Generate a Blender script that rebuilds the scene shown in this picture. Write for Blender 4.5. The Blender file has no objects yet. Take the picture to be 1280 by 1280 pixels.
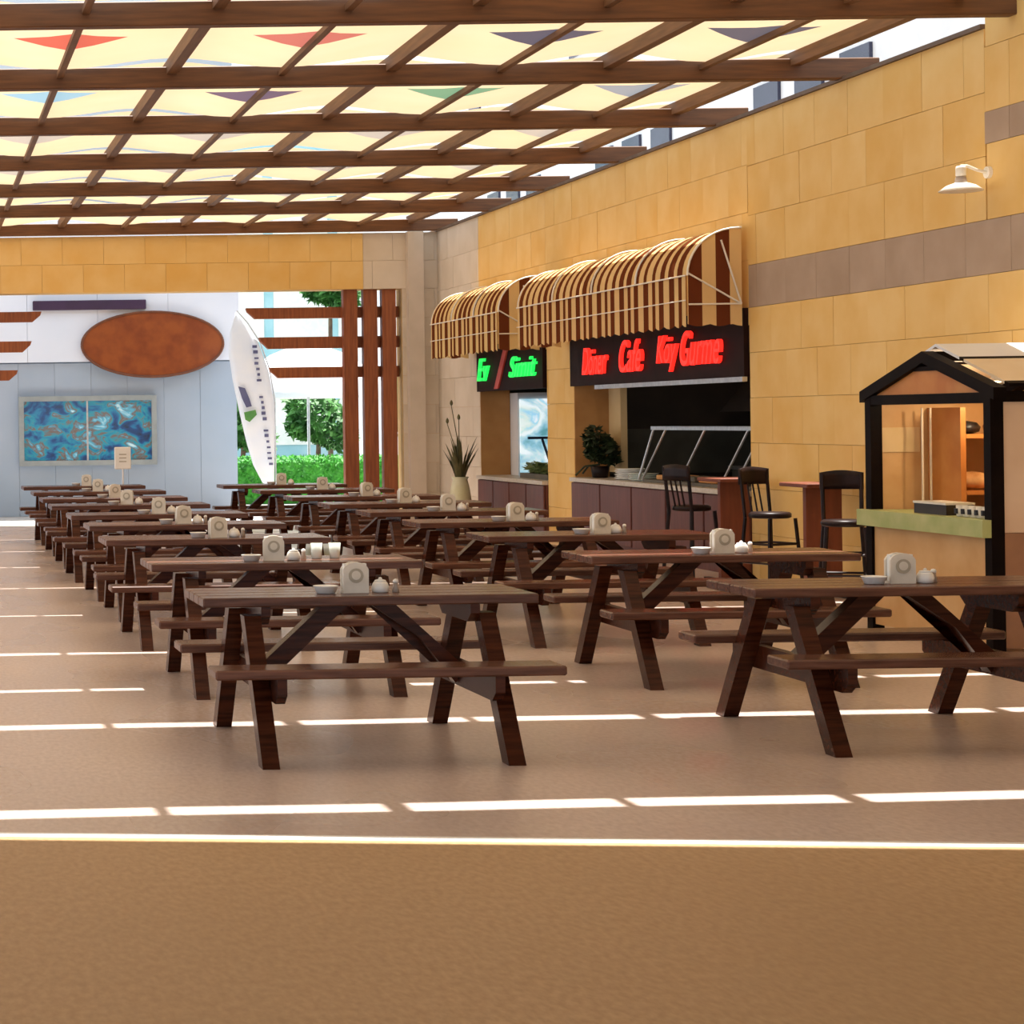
import bpy, bmesh, math, random
from mathutils import Vector, Matrix
random.seed(7)
S = bpy.context.scene
COL = S.collection

# ------------------------------------------------------------------ camera
CAM_H = 1.6
ROLL = 0.0133
cam = bpy.data.cameras.new('camera')
cam.sensor_width = 36.0
cam.lens = 2500 / 1280 * 36.0
cam.shift_x = 740 / 1280          # the photograph is the right part of a wider frame
cam.shift_y = -110 / 1280
cam.clip_end = 400
camo = bpy.data.objects.new('camera', cam)
COL.objects.link(camo)
camo.location = (0, 0, CAM_H)
camo.rotation_euler = (Matrix.Rotation(math.pi / 2, 3, 'X') @ Matrix.Rotation(-ROLL, 3, 'Z')).to_euler()
S.camera = camo

# ------------------------------------------------------------------ sky, sun, exposure
w = bpy.data.worlds.new('sky')
S.world = w
w.use_nodes = True
bg = w.node_tree.nodes['Background']
bg.inputs[0].default_value = (0.80, 0.90, 1.0, 1)
bg.inputs[1].default_value = 0.95
SUN_DIR = Vector((0.27, 0.70, 4.45)).normalized()      # towards the sun, nearly overhead
sl = bpy.data.lights.new('sun', 'SUN')
sl.energy = 7.0
sl.angle = 0.0093
sl.color = (1.0, 0.965, 0.91)
so = bpy.data.objects.new('sun', sl)
COL.objects.link(so)
so.location = (0, 10, 20)
so.rotation_euler = (-SUN_DIR).to_track_quat('-Z', 'Y').to_euler()
S.view_settings.view_transform = 'Standard'
S.view_settings.look = 'None'
S.view_settings.gamma = 1
S.view_settings.use_curve_mapping = False
S.view_settings.exposure = 0.80

# ------------------------------------------------------------------ materials
MATS = {}


def mat(name, c1, c2=None, rough=0.6, scale=6.0, stretch=(1, 1, 1), bump=0.0, rnd=0.0, metal=0.0, spec=0.5, detail=4.0,
        mode='noise', lo=0.35, hi=0.65):
    m = bpy.data.materials.new(name)
    m.use_nodes = True
    nt = m.node_tree
    N = nt.nodes
    L = nt.links
    p = N['Principled BSDF']
    p.inputs['Roughness'].default_value = rough
    p.inputs['Metallic'].default_value = metal
    p.inputs['Specular IOR Level'].default_value = spec
    p.inputs['Base Color'].default_value = (*c1, 1)
    if c2 is not None:
        tc = N.new('ShaderNodeTexCoord')
        mp = N.new('ShaderNodeMapping')
        mp.inputs['Scale'].default_value = stretch
        L.new(tc.outputs['Object'], mp.inputs[0])
        nz = N.new('ShaderNodeTexNoise')
        nz.inputs['Scale'].default_value = scale
        nz.inputs['Detail'].default_value = detail
        L.new(mp.outputs[0], nz.inputs['Vector'])
        oi = N.new('ShaderNodeObjectInfo')
        if rnd > 0:
            sc = N.new('ShaderNodeVectorMath')
            sc.operation = 'ADD'
            L.new(mp.outputs[0], sc.inputs[0])
            ml = N.new('ShaderNodeMath')
            ml.operation = 'MULTIPLY'
            ml.inputs[1].default_value = 37.0
            L.new(oi.outputs['Random'], ml.inputs[0])
            L.new(ml.outputs[0], sc.inputs[1])
            L.new(sc.outputs[0], nz.inputs['Vector'])
        mr = N.new('ShaderNodeMapRange')
        mr.inputs[1].default_value = lo
        mr.inputs[2].default_value = hi
        L.new(nz.outputs[0], mr.inputs[0])
        mx = N.new('ShaderNodeMix')
        mx.data_type = 'RGBA'
        mx.inputs['A'].default_value = (*c1, 1)
        mx.inputs['B'].default_value = (*c2, 1)
        fac = mr.outputs[0]
        if rnd > 0:
            ad = N.new('ShaderNodeMath')
            ad.operation = 'MULTIPLY_ADD'
            ad.inputs[1].default_value = rnd
            L.new(oi.outputs['Random'], ad.inputs[0])
            m2 = N.new('ShaderNodeMath')
            m2.operation = 'MULTIPLY'
            m2.inputs[1].default_value = 1 - rnd
            L.new(mr.outputs[0], m2.inputs[0])
            L.new(m2.outputs[0], ad.inputs[2])
            fac = ad.outputs[0]
        L.new(fac, mx.inputs['Factor'])
        L.new(mx.outputs['Result'], p.inputs['Base Color'])
        if bump > 0:
            bp = N.new('ShaderNodeBump')
            bp.inputs['Strength'].default_value = bump
            bp.inputs['Distance'].default_value = 0.01
            L.new(nz.outputs[0], bp.inputs['Height'])
            L.new(bp.outputs[0], p.inputs['Normal'])
    MATS[name] = m
    return m


def emis(name, c, s):
    m = bpy.data.materials.new(name)
    m.use_nodes = True
    p = m.node_tree.nodes['Principled BSDF']
    p.inputs['Base Color'].default_value = (*c, 1)
    p.inputs['Emission Color'].default_value = (*c, 1)
    p.inputs['Emission Strength'].default_value = s
    MATS[name] = m
    return m


def node_math(nt, op, a, b=None, v=None):
    n = nt.nodes.new('ShaderNodeMath')
    n.operation = op
    if isinstance(a, (int, float)):
        n.inputs[0].default_value = a
    else:
        nt.links.new(a, n.inputs[0])
    if b is not None:
        if isinstance(b, (int, float)):
            n.inputs[1].default_value = b
        else:
            nt.links.new(b, n.inputs[1])
    return n.outputs[0]


mat('stone', (0.74, 0.44, 0.115), (0.82, 0.56, 0.22), 0.75, 2.2, rnd=0.35, bump=0.15)
mat('stone_pale', (0.60, 0.50, 0.38), (0.72, 0.62, 0.50), 0.8, 2.0, rnd=0.4, bump=0.15)
mat('stone_band', (0.36, 0.25, 0.17), (0.45, 0.33, 0.24), 0.75, 2.5, rnd=0.4, bump=0.12)
mat('mortar', (0.55, 0.36, 0.13), (0.62, 0.42, 0.18), 0.9, 4)
mat('mortar_pale', (0.55, 0.46, 0.36), (0.6, 0.5, 0.4), 0.9, 4)
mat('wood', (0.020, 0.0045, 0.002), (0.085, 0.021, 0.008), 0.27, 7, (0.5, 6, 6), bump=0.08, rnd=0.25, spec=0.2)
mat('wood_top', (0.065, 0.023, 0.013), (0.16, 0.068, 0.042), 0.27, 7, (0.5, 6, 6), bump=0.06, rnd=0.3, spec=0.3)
mat('beam_wood', (0.085, 0.030, 0.008), (0.16, 0.062, 0.018), 0.6, 6, (0.4, 5, 5), bump=0.12, rnd=0.25)
mat('rafter_wood', (0.11, 0.05, 0.02), (0.19, 0.09, 0.036), 0.6, 6, (5, 0.4, 5), bump=0.1, rnd=0.25)
mat('slat_wood', (0.20, 0.05, 0.015), (0.34, 0.10, 0.03), 0.55, 6, (5, 5, 0.4), bump=0.1, rnd=0.25)
mat('maroon', (0.09, 0.022, 0.016), (0.15, 0.04, 0.028), 0.45, 5, (4, 4, 0.5), rnd=0.3)
mat('bar_brown', (0.13, 0.03, 0.014), (0.2, 0.05, 0.022), 0.45, 5, (4, 4, 0.5), rnd=0.3)
mat('stool_dark', (0.008, 0.004, 0.005), (0.02, 0.009, 0.008), 0.4, 8, spec=0.2)
mat('frame_grey', (0.26, 0.30, 0.31), (0.32, 0.36, 0.37), 0.5, 6)
mat('steel', (0.55, 0.55, 0.55), (0.68, 0.68, 0.67), 0.3, 20, metal=0.8)
mat('counter_top', (0.5, 0.44, 0.36), (0.62, 0.55, 0.47), 0.35, 30)
mat('sign_board', (0.012, 0.004, 0.004), (0.022, 0.007, 0.006), 0.6, 5, spec=0.1)
mat('jamb', (0.42, 0.20, 0.06), (0.52, 0.27, 0.09), 0.7, 3)
mat('jamb_light', (0.7, 0.5, 0.24), (0.76, 0.56, 0.3), 0.7, 3)
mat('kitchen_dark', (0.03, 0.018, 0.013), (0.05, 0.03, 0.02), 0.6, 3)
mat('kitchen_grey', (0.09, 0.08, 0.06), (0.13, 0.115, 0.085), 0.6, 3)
mat('white_paint', (0.78, 0.78, 0.80), (0.84, 0.84, 0.86), 0.5, 2)
mat('facade_white', (0.72, 0.79, 0.92), (0.78, 0.84, 0.95), 0.5, 1)
mat('facade_grey', (0.32, 0.41, 0.52), (0.38, 0.46, 0.57), 0.5, 0.6)
mat('purple', (0.035, 0.015, 0.05), (0.05, 0.02, 0.07), 0.5, 3)
mat('oval', (0.20, 0.035, 0.002), (0.28, 0.062, 0.006), 0.5, 5, bump=0.1)
mat('oval_rim', (0.12, 0.035, 0.012), (0.17, 0.05, 0.016), 0.5, 5)
mat('ceramic', (0.72, 0.66, 0.56), (0.80, 0.74, 0.64), 0.35, 12)
mat('ceramic_mark', (0.42, 0.37, 0.28), (0.48, 0.43, 0.34), 0.4, 12)
mat('paper', (0.85, 0.84, 0.80), (0.9, 0.89, 0.86), 0.8, 20)
mat('salt_white', (0.86, 0.84, 0.80), (0.9, 0.88, 0.85), 0.3, 9)
mat('pepper', (0.35, 0.28, 0.24), (0.45, 0.37, 0.31), 0.3, 9)
mat('glass_cup', (0.66, 0.72, 0.66), (0.74, 0.78, 0.72), 0.15, 9)
mat('stall_frame', (0.004, 0.002, 0.002), (0.008, 0.004, 0.003), 0.5, 6, spec=0.05)
mat('stall_panel', (0.60, 0.33, 0.12), (0.70, 0.43, 0.19), 0.55, 3)
mat('stall_cream', (0.78, 0.62, 0.42), (0.84, 0.70, 0.52), 0.6, 3)
mat('stall_pink', (0.66, 0.46, 0.30), (0.74, 0.55, 0.38), 0.6, 2)
mat('stall_lower', (0.26, 0.12, 0.06), (0.36, 0.18, 0.09), 0.5, 3)
mat('stall_green', (0.36, 0.40, 0.14), (0.50, 0.50, 0.22), 0.5, 4)
mat('shelf_orange', (0.52, 0.17, 0.03), (0.62, 0.25, 0.06), 0.5, 4)
mat('bread', (0.50, 0.22, 0.06), (0.70, 0.40, 0.16), 0.7, 12)
mat('tray_dark', (0.012, 0.006, 0.005), (0.02, 0.012, 0.01), 0.4, 9)
mat('leaf', (0.05, 0.10, 0.02), (0.13, 0.17, 0.04), 0.5, 8, rnd=0.5)
mat('leaf_dry', (0.045, 0.045, 0.015), (0.14, 0.12, 0.04), 0.6, 8, rnd=0.5)
mat('leaf_dark', (0.010, 0.022, 0.008), (0.025, 0.045, 0.015), 0.5, 8)
mat('hedge', (0.02, 0.20, 0.012), (0.07, 0.40, 0.03), 0.6, 9)
mat('tree_leaf', (0.02, 0.10, 0.015), (0.10, 0.30, 0.06), 0.6, 3)
mat('trunk', (0.08, 0.05, 0.03), (0.13, 0.09, 0.05), 0.8, 9)
mat('vase', (0.66, 0.62, 0.38), (0.74, 0.70, 0.5), 0.4, 5)
mat('umbrella', (0.90, 0.90, 0.92), (0.94, 0.94, 0.95), 0.7, 3)
mat('flag', (0.76, 0.85, 0.98), (0.82, 0.89, 0.98), 0.7, 3)
mat('flag_ink', (0.08, 0.09, 0.20), (0.12, 0.13, 0.26), 0.7, 3)
mat('flag_green', (0.05, 0.22, 0.05), (0.16, 0.40, 0.10), 0.7, 3)
mat('teal', (0.25, 0.50, 0.55), (0.40, 0.62, 0.66), 0.4, 1.0)
mat('lamp_white', (0.80, 0.74, 0.62), (0.86, 0.80, 0.7), 0.4, 5)
mat('dark_glass', (0.02, 0.022, 0.05), (0.035, 0.035, 0.07), 0.12, 2)
mat('slab', (0.55, 0.48, 0.38), (0.6, 0.53, 0.43), 0.9, 2)
mat('pavement', (0.52, 0.50, 0.48), (0.60, 0.58, 0.56), 0.8, 3)
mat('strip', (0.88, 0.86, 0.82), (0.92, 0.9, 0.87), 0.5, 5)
mat('trim_dark', (0.12, 0.07, 0.04), (0.16, 0.1, 0.06), 0.6, 5)
emis('neon_red', (1.0, 0.02, 0.012), 0.9)
emis('neon_green', (0.015, 0.75, 0.09), 0.75)
mat('slash_red', (0.5, 0.05, 0.04), (0.6, 0.1, 0.08), 0.5, 4)


def floor_mat(name, a, b, c, rough, tile, spec=0.5):
    m = bpy.data.materials.new(name)
    m.use_nodes = True
    nt = m.node_tree
    N, L = nt.nodes, nt.links
    p = N['Principled BSDF']
    tc = N.new('ShaderNodeTexCoord')
    n1 = N.new('ShaderNodeTexNoise')
    n1.inputs['Scale'].default_value = 1.1
    n1.inputs['Detail'].default_value = 2
    n1.inputs['Roughness'].default_value = 0.4
    mp = N.new('ShaderNodeMapping')
    mp.inputs['Scale'].default_value = (0.8, 0.55, 1)
    L.new(tc.outputs['Object'], mp.inputs[0])
    L.new(mp.outputs[0], n1.inputs[0])
    n2 = N.new('ShaderNodeTexNoise')
    n2.inputs['Scale'].default_value = 42
    n2.inputs['Detail'].default_value = 3
    mp2 = N.new('ShaderNodeMapping')
    mp2.inputs['Scale'].default_value = (1, 0.45, 1)
    L.new(tc.outputs['Object'], mp2.inputs[0])
    L.new(mp2.outputs[0], n2.inputs[0])
    r1 = N.new('ShaderNodeMapRange')
    r1.inputs[1].default_value = .2
    r1.inputs[2].default_value = .8
    L.new(n1.outputs[0], r1.inputs[0])
    mx = N.new('ShaderNodeMix')
    mx.data_type = 'RGBA'
    mx.inputs['A'].default_value = (*a, 1)
    mx.inputs['B'].default_value = (*b, 1)
    L.new(r1.outputs[0], mx.inputs['Factor'])
    r2 = N.new('ShaderNodeMapRange')
    r2.inputs[1].default_value = .3
    r2.inputs[2].default_value = .7
    L.new(n2.outputs[0], r2.inputs[0])
    mx2 = N.new('ShaderNodeMix')
    mx2.data_type = 'RGBA'
    mx2.inputs['B'].default_value = (*c, 1)
    L.new(mx.outputs['Result'], mx2.inputs['A'])
    f = node_math(nt, 'MULTIPLY', r2.outputs[0], 0.6)
    L.new(f, mx2.inputs['Factor'])
    L.new(mx2.outputs['Result'], p.inputs['Base Color'])
    rr = N.new('ShaderNodeMapRange')
    rr.inputs[3].default_value = rough - .07
    rr.inputs[4].default_value = rough + .10
    L.new(n1.outputs[0], rr.inputs[0])
    L.new(rr.outputs[0], p.inputs['Roughness'])
    p.inputs['Specular IOR Level'].default_value = spec
    MATS[name] = m


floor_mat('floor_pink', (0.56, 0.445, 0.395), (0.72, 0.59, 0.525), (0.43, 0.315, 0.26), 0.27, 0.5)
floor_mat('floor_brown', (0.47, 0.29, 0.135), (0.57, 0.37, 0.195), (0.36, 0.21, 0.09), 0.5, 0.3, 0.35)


def fabric_mat():
    m = bpy.data.materials.new('canopy_fabric')
    m.use_nodes = True
    nt = m.node_tree
    N, L = nt.nodes, nt.links
    N.remove(N['Principled BSDF'])
    out = [n for n in N if n.type == 'OUTPUT_MATERIAL'][0]
    uv = N.new('ShaderNodeUVMap')
    sp = N.new('ShaderNodeSeparateXYZ')
    L.new(uv.outputs[0], sp.inputs[0])
    # printed diamond: |u|/0.46 + |v-1.05|/0.36 < 1
    a = node_math(nt, 'DIVIDE', node_math(nt, 'ABSOLUTE', sp.outputs[0]), 0.46)
    b = node_math(nt, 'DIVIDE', node_math(nt, 'ABSOLUTE', node_math(nt, 'SUBTRACT', sp.outputs[1], 1.30)), 0.36)
    d = node_math(nt, 'LESS_THAN', node_math(nt, 'ADD', a, b), 1.0)
    oi = N.new('ShaderNodeObjectInfo')
    tc = N.new('ShaderNodeTexCoord')
    nz = N.new('ShaderNodeTexNoise')
    nz.inputs['Scale'].default_value = 1.6
    L.new(tc.outputs['Object'], nz.inputs[0])
    mx0 = N.new('ShaderNodeMix')
    mx0.data_type = 'RGBA'
    mx0.inputs['A'].default_value = (0.92, 0.69, 0.41, 1)
    mx0.inputs['B'].default_value = (0.94, 0.77, 0.53, 1)
    L.new(nz.outputs[0], mx0.inputs['Factor'])
    mx = N.new('ShaderNodeMix')
    mx.data_type = 'RGBA'
    L.new(node_math(nt, 'MULTIPLY', d, 0.92), mx.inputs['Factor'])
    L.new(mx0.outputs['Result'], mx.inputs['A'])
    L.new(oi.outputs['Color'], mx.inputs['B'])
    df = N.new('ShaderNodeBsdfDiffuse')
    tr = N.new('ShaderNodeBsdfTranslucent')
    L.new(mx.outputs['Result'], df.inputs[0])
    L.new(mx.outputs['Result'], tr.inputs[0])
    ms = N.new('ShaderNodeMixShader')
    ms.inputs[0].default_value = 0.205
    L.new(df.outputs[0], ms.inputs[1])
    L.new(tr.outputs[0], ms.inputs[2])
    L.new(ms.outputs[0], out.inputs[0])
    MATS['canopy_fabric'] = m


fabric_mat()


def stripe_mat(name, axis, period, duty=0.5, off=0.0):
    m = bpy.data.materials.new(name)
    m.use_nodes = True
    nt = m.node_tree
    N, L = nt.nodes, nt.links
    N.remove(N['Principled BSDF'])
    out = [n for n in N if n.type == 'OUTPUT_MATERIAL'][0]
    tc = N.new('ShaderNodeTexCoord')
    sp = N.new('ShaderNodeSeparateXYZ')
    L.new(tc.outputs['Object'], sp.inputs[0])
    f = node_math(nt, 'FRACT', node_math(nt, 'DIVIDE', node_math(nt, 'ADD', sp.outputs[axis], off + 100 * period), period))
    g = node_math(nt, 'LESS_THAN', f, duty)
    mx = N.new('ShaderNodeMix')
    mx.data_type = 'RGBA'
    mx.inputs['A'].default_value = (0.82, 0.58, 0.27, 1)
    mx.inputs['B'].default_value = (0.16, 0.045, 0.018, 1)
    L.new(g, mx.inputs['Factor'])
    df = N.new('ShaderNodeBsdfDiffuse')
    tr = N.new('ShaderNodeBsdfTranslucent')
    L.new(mx.outputs['Result'], df.inputs[0])
    L.new(mx.outputs['Result'], tr.inputs[0])
    ms = N.new('ShaderNodeMixShader')
    ms.inputs[0].default_value = 0.25
    L.new(df.outputs[0], ms.inputs[1])
    L.new(tr.outputs[0], ms.inputs[2])
    L.new(ms.outputs[0], out.inputs[0])
    MATS[name] = m


stripe_mat('awning_front', 1, 0.235, 0.5)
stripe_mat('awning_side', 0, 0.27, 0.5, 0.10)


def screen_mat():
    m = bpy.data.materials.new('screen_print')
    m.use_nodes = True
    nt = m.node_tree
    N, L = nt.nodes, nt.links
    p = N['Principled BSDF']
    tc = N.new('ShaderNodeTexCoord')
    mp = N.new('ShaderNodeMapping')
    mp.inputs['Scale'].default_value = (1.0, 1, 1.4)
    L.new(tc.outputs['Object'], mp.inputs[0])
    nz = N.new('ShaderNodeTexNoise')
    nz.inputs['Scale'].default_value = 3.4
    nz.inputs['Detail'].default_value = 5
    nz.inputs['Distortion'].default_value = 0.6
    L.new(mp.outputs[0], nz.inputs[0])
    cr = N.new('ShaderNodeValToRGB')
    e = cr.color_ramp.elements
    e[0].position, e[0].color = 0.30, (0.015, 0.03, 0.06, 1)
    e[1].position, e[1].color = 0.72, (0.55, 0.75, 0.80, 1)
    for pos, c in ((0.40, (0.015, 0.06, 0.20, 1)), (0.47, (0.02, 0.17, 0.34, 1)), (0.53, (0.02, 0.28, 0.38, 1)), (0.59, (0.17, 0.10, 0.07, 1)), (0.65, (0.08, 0.38, 0.55, 1))):
        q = e.new(pos)
        q.color = c
    L.new(nz.outputs[0], cr.inputs[0])
    L.new(cr.outputs[0], p.inputs['Base Color'])
    L.new(cr.outputs[0], p.inputs['Emission Color'])
    p.inputs['Emission Strength'].default_value = 0.06
    p.inputs['Roughness'].default_value = 0.15
    MATS['screen_print'] = m
    m2 = m.copy()
    m2.name = 'cooler_glow'  # emissive copy for the made-up glowing cabinet
    p2 = m2.node_tree.nodes['Principled BSDF']
    [q for q in m2.node_tree.nodes if q.type == 'TEX_NOISE'][0].inputs['Scale'].default_value = 2.0
    cr2 = [n for n in m2.node_tree.nodes if n.type == 'VALTORGB'][0]
    cols = [(0.10, 0.30, 0.34, 1), (0.25, 0.5, 0.62, 1), (0.5, 0.68, 0.74, 1), (0.8, 0.9, 0.95, 1), (0.62, 0.75, 0.70, 1), (0.3, 0.6, 0.8, 1), (0.85, 0.92, 0.95, 1)]
    for q, c in zip(cr2.color_ramp.elements, cols):
        q.color = c
    p2.inputs['Emission Strength'].default_value = 0.55
    MATS['cooler_glow'] = m2


screen_mat()

# ------------------------------------------------------------------ mesh helpers


class MB:
    def __init__(s):
        s.b = bmesh.new()

    def box(s, x0, x1, y0, y1, z0, z1):
        v = [s.b.verts.new((x, y, z)) for x in (x0, x1) for y in (y0, y1) for z in (z0, z1)]
        for f in ((0, 1, 3, 2), (4, 6, 7, 5), (0, 4, 5, 1), (2, 3, 7, 6), (0, 2, 6, 4), (1, 5, 7, 3)):
            s.b.faces.new([v[i] for i in f])
        return s

    def prism(s, pts, axis, a, c):
        """polygon pts in the two other axes, extruded along axis from a to c"""
        def mk(p, t):
            if axis == 0:
                return (t, p[0], p[1])
            if axis == 1:
                return (p[0], t, p[1])
            return (p[0], p[1], t)
        A = [s.b.verts.new(mk(p, a)) for p in pts]
        C = [s.b.verts.new(mk(p, c)) for p in pts]
        n = len(pts)
        s.b.faces.new(A)
        s.b.faces.new(C[::-1])
        for i in range(n):
            s.b.faces.new((A[i], C[i], C[(i + 1) % n], A[(i + 1) % n]))
        return s

    def tube(s, p, q, r, n=8, r2=None):
        p, q = Vector(p), Vector(q)
        d = (q - p).normalized()
        u = d.orthogonal().normalized()
        v = d.cross(u)
        r2 = r if r2 is None else r2
        A = [s.b.verts.new(p + (u * math.cos(2 * math.pi * i / n) + v * math.sin(2 * math.pi * i / n)) * r) for i in range(n)]
        B = [s.b.verts.new(q + (u * math.cos(2 * math.pi * i / n) + v * math.sin(2 * math.pi * i / n)) * r2) for i in range(n)]
        s.b.faces.new(A[::-1])
        s.b.faces.new(B)
        for i in range(n):
            s.b.faces.new((A[i], A[(i + 1) % n], B[(i + 1) % n], B[i]))
        return s

    def path(s, pts, r, n=8):
        for a, c in zip(pts, pts[1:]):
            s.tube(a, c, r, n)
        return s

    def lathe(s, prof, n=20, c=(0, 0, 0)):
        rings = []
        for r, z in prof:
            rings.append([s.b.verts.new((c[0] + r * math.cos(2 * math.pi * i / n), c[1] + r * math.sin(2 * math.pi * i / n), c[2] + z)) for i in range(n)])
        for A, B in zip(rings, rings[1:]):
            for i in range(n):
                s.b.faces.new((A[i], A[(i + 1) % n], B[(i + 1) % n], B[i]))
        s.b.faces.new(rings[0][::-1])
        s.b.faces.new(rings[-1])
        return s

    def grid(s, fn, nu, nv):
        V = [[s.b.verts.new(fn(i / nu, j / nv)) for j in range(nv + 1)] for i in range(nu + 1)]
        for i in range(nu):
            for j in range(nv):
                s.b.faces.new((V[i][j], V[i + 1][j], V[i + 1][j + 1], V[i][j + 1]))
        return s

    def bevel(s, w):
        bmesh.ops.bevel(s.b, geom=s.b.edges[:], offset=w, segments=1, affect='EDGES')
        return s

    def mesh(s, name, m, smooth=False, normals=True):
        if normals:
            bmesh.ops.recalc_face_normals(s.b, faces=s.b.faces[:])
        me = bpy.data.meshes.new(name)
        s.b.to_mesh(me)
        s.b.free()
        me.materials.append(MATS[m])
        if smooth:
            for p in me.polygons:
                p.use_smooth = True
        return me

    def build(s, name, m, parent=None, smooth=False, loc=None, normals=True):
        o = bpy.data.objects.new(name, s.mesh(name, m, smooth, normals))
        COL.objects.link(o)
        if loc:
            o.location = loc
        if parent:
            o.parent = parent
        return o


def smooth_angle(o):
    for p in o.data.polygons:
        p.use_smooth = True
    o.data.set_sharp_from_angle(angle=math.radians(35))
    return o


def linkm(name, me, parent=None, loc=(0, 0, 0), rz=0.0):
    o = bpy.data.objects.new(name, me)
    COL.objects.link(o)
    o.location = loc
    o.rotation_euler = (0, 0, rz)
    if parent:
        o.parent = parent
    return o


def thing(name, label, cat, loc=(0, 0, 0), rz=0.0, group=None):
    o = bpy.data.objects.new(name, None)
    COL.objects.link(o)
    o.empty_display_size = 0.2
    o.location = loc
    o.rotation_euler = (0, 0, rz)
    tag(o, label, cat, group)
    return o


def tag(o, label, cat, group=None):
    o['label'] = label
    o['category'] = cat
    if group:
        o['group'] = group
    return o


def struct(o):
    o['kind'] = 'structure'
    return o


def dup(root, loc, rz=0.0, label=None, parent=None):
    r = root.copy()
    COL.objects.link(r)
    r.location = loc
    r.rotation_euler = (0, 0, rz)
    if label:
        r['label'] = label
    for ch in list(root.children):
        c = ch.copy()
        COL.objects.link(c)
        c.parent = r
        for g in list(ch.children):
            d = g.copy()
            COL.objects.link(d)
            d.parent = c
    return r


# ------------------------------------------------------------------ constants of the place
XW = 8.05          # face of the right-hand stone wall
YB = 31.0          # face of the far wall
ZT = 4.47          # top of walls, underside of beams

# ------------------------------------------------------------------ floors
f = struct(MB().box(-14, XW + 0.45, 7.6, 31.3, -0.2, 0.0).build('floor', 'floor_pink'))
f2 = MB()
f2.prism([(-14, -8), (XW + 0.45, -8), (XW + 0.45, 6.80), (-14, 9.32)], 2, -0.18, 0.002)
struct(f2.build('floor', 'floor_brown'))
f3 = MB()


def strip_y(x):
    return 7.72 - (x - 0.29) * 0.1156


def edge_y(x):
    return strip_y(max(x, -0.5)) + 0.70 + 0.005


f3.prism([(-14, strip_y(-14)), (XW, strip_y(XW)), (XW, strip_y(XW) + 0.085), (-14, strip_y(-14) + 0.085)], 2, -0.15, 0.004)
struct(f3.build('trim_1', 'strip'))  # white floor strip, its whiteness painting the line of sun along the roof gap
struct(MB().box(-40, 60, 31.3, 120, -0.2, -0.005).build('ground', 'pavement'))
# fill the floor between the strip and the pink floor
f4 = MB()
f4.prism([(-14, 9.35), (XW + .45, 6.7), (XW + .45, 7.6), (-14, 7.6 + 1.8)], 2, -0.19, 0.001)
struct(f4.build('floor', 'floor_pink'))

# ------------------------------------------------------------------ right wall with two service openings
OP1 = (19.38, 24.60)     # large hatch
OP2 = (25.65, 28.72)     # small hatch
wb = MB()
BX0, BX1 = XW + 0.03, XW + 0.40
wb.box(BX0, BX1, 6.0, OP1[0], 0, ZT)
wb.box(BX0, BX1, 6.0, 15.06, ZT, 6.2)
wb.box(BX0, BX1, OP1[0], OP1[1], 2.45, ZT)
wb.box(BX0, BX1, OP1[1], OP2[0], 0, ZT)
wb.box(BX0, BX1, OP2[0], OP2[1], 2.45, ZT)
wb.box(BX0, BX1, OP2[1], YB + .4, 0, ZT)
wr = struct(wb.build('wall_right', 'mortar'))

BLK = 0.64
G = 0.0018


def courses(z0, z1, h):
    n = max(1, round((z1 - z0) / h))
    return [(z0 + (z1 - z0) * i / n, z0 + (z1 - z0) * (i + 1) / n) for i in range(n)]


def lay(parent, y0, y1, rows, matn, axis='y', base=0.0, odd=0):
    """lay stone blocks; axis y: right wall; axis x: far wall"""
    for k, (a, b) in enumerate(rows):
        off = base + (BLK / 2 if (k + odd) % 2 else 0)
        c = math.floor((y0 - off) / BLK) * BLK + off
        while c < y1 - 1e-6:
            p, q = max(c, y0), min(c + BLK, y1)
            if q - p > 0.02:
                pr = random.uniform(0.0, 0.005)
                m = MB()
                if axis == 'y':
                    m.box(XW - pr, XW + 0.04, p + G, q - G, a + G, b - G)
                else:
                    m.box(p + G, q - G, YB - pr, YB + 0.04, a + G, b - G)
                mm = matn if isinstance(matn, str) else matn(k)
                m.build('stone_block', mm, parent)
            c += BLK


low = courses(0, 2.62, 0.44)
band = [(2.62, 3.03)]
high = courses(3.03, ZT, 0.48)
lay(wr, 13.6, OP1[0], low, 'stone')
lay(wr, 13.6, OP1[0], band, 'stone_band')
lay(wr, 15.06, OP1[0], high, 'stone')
lay(wr, 13.6, 15.06, [(3.03, 3.6)], 'stone', odd=1)
lay(wr, 13.6, 15.06, [(3.6, 3.84)], 'stone_band')
lay(wr, 13.6, 15.06, courses(3.84, 5.3, 0.48), 'stone')
for a, b in (OP1, OP2):
    lay(wr, a, b, [(2.45, 2.62)], 'stone')
    lay(wr, a, b, courses(2.62, ZT, 0.46), 'stone')
lay(wr, OP1[1], OP2[0], low + courses(2.62, ZT, 0.46), 'stone')
lay(wr, OP2[1], YB, low + courses(2.62, ZT, 0.46), lambda k: 'stone_pale')
# coping along the wall top
struct(MB().box(XW - 0.03, XW + 0.44, 15.06, YB + .4, ZT + 0.001, ZT + 0.035).build('trim_2', 'trim_dark'))

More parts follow.
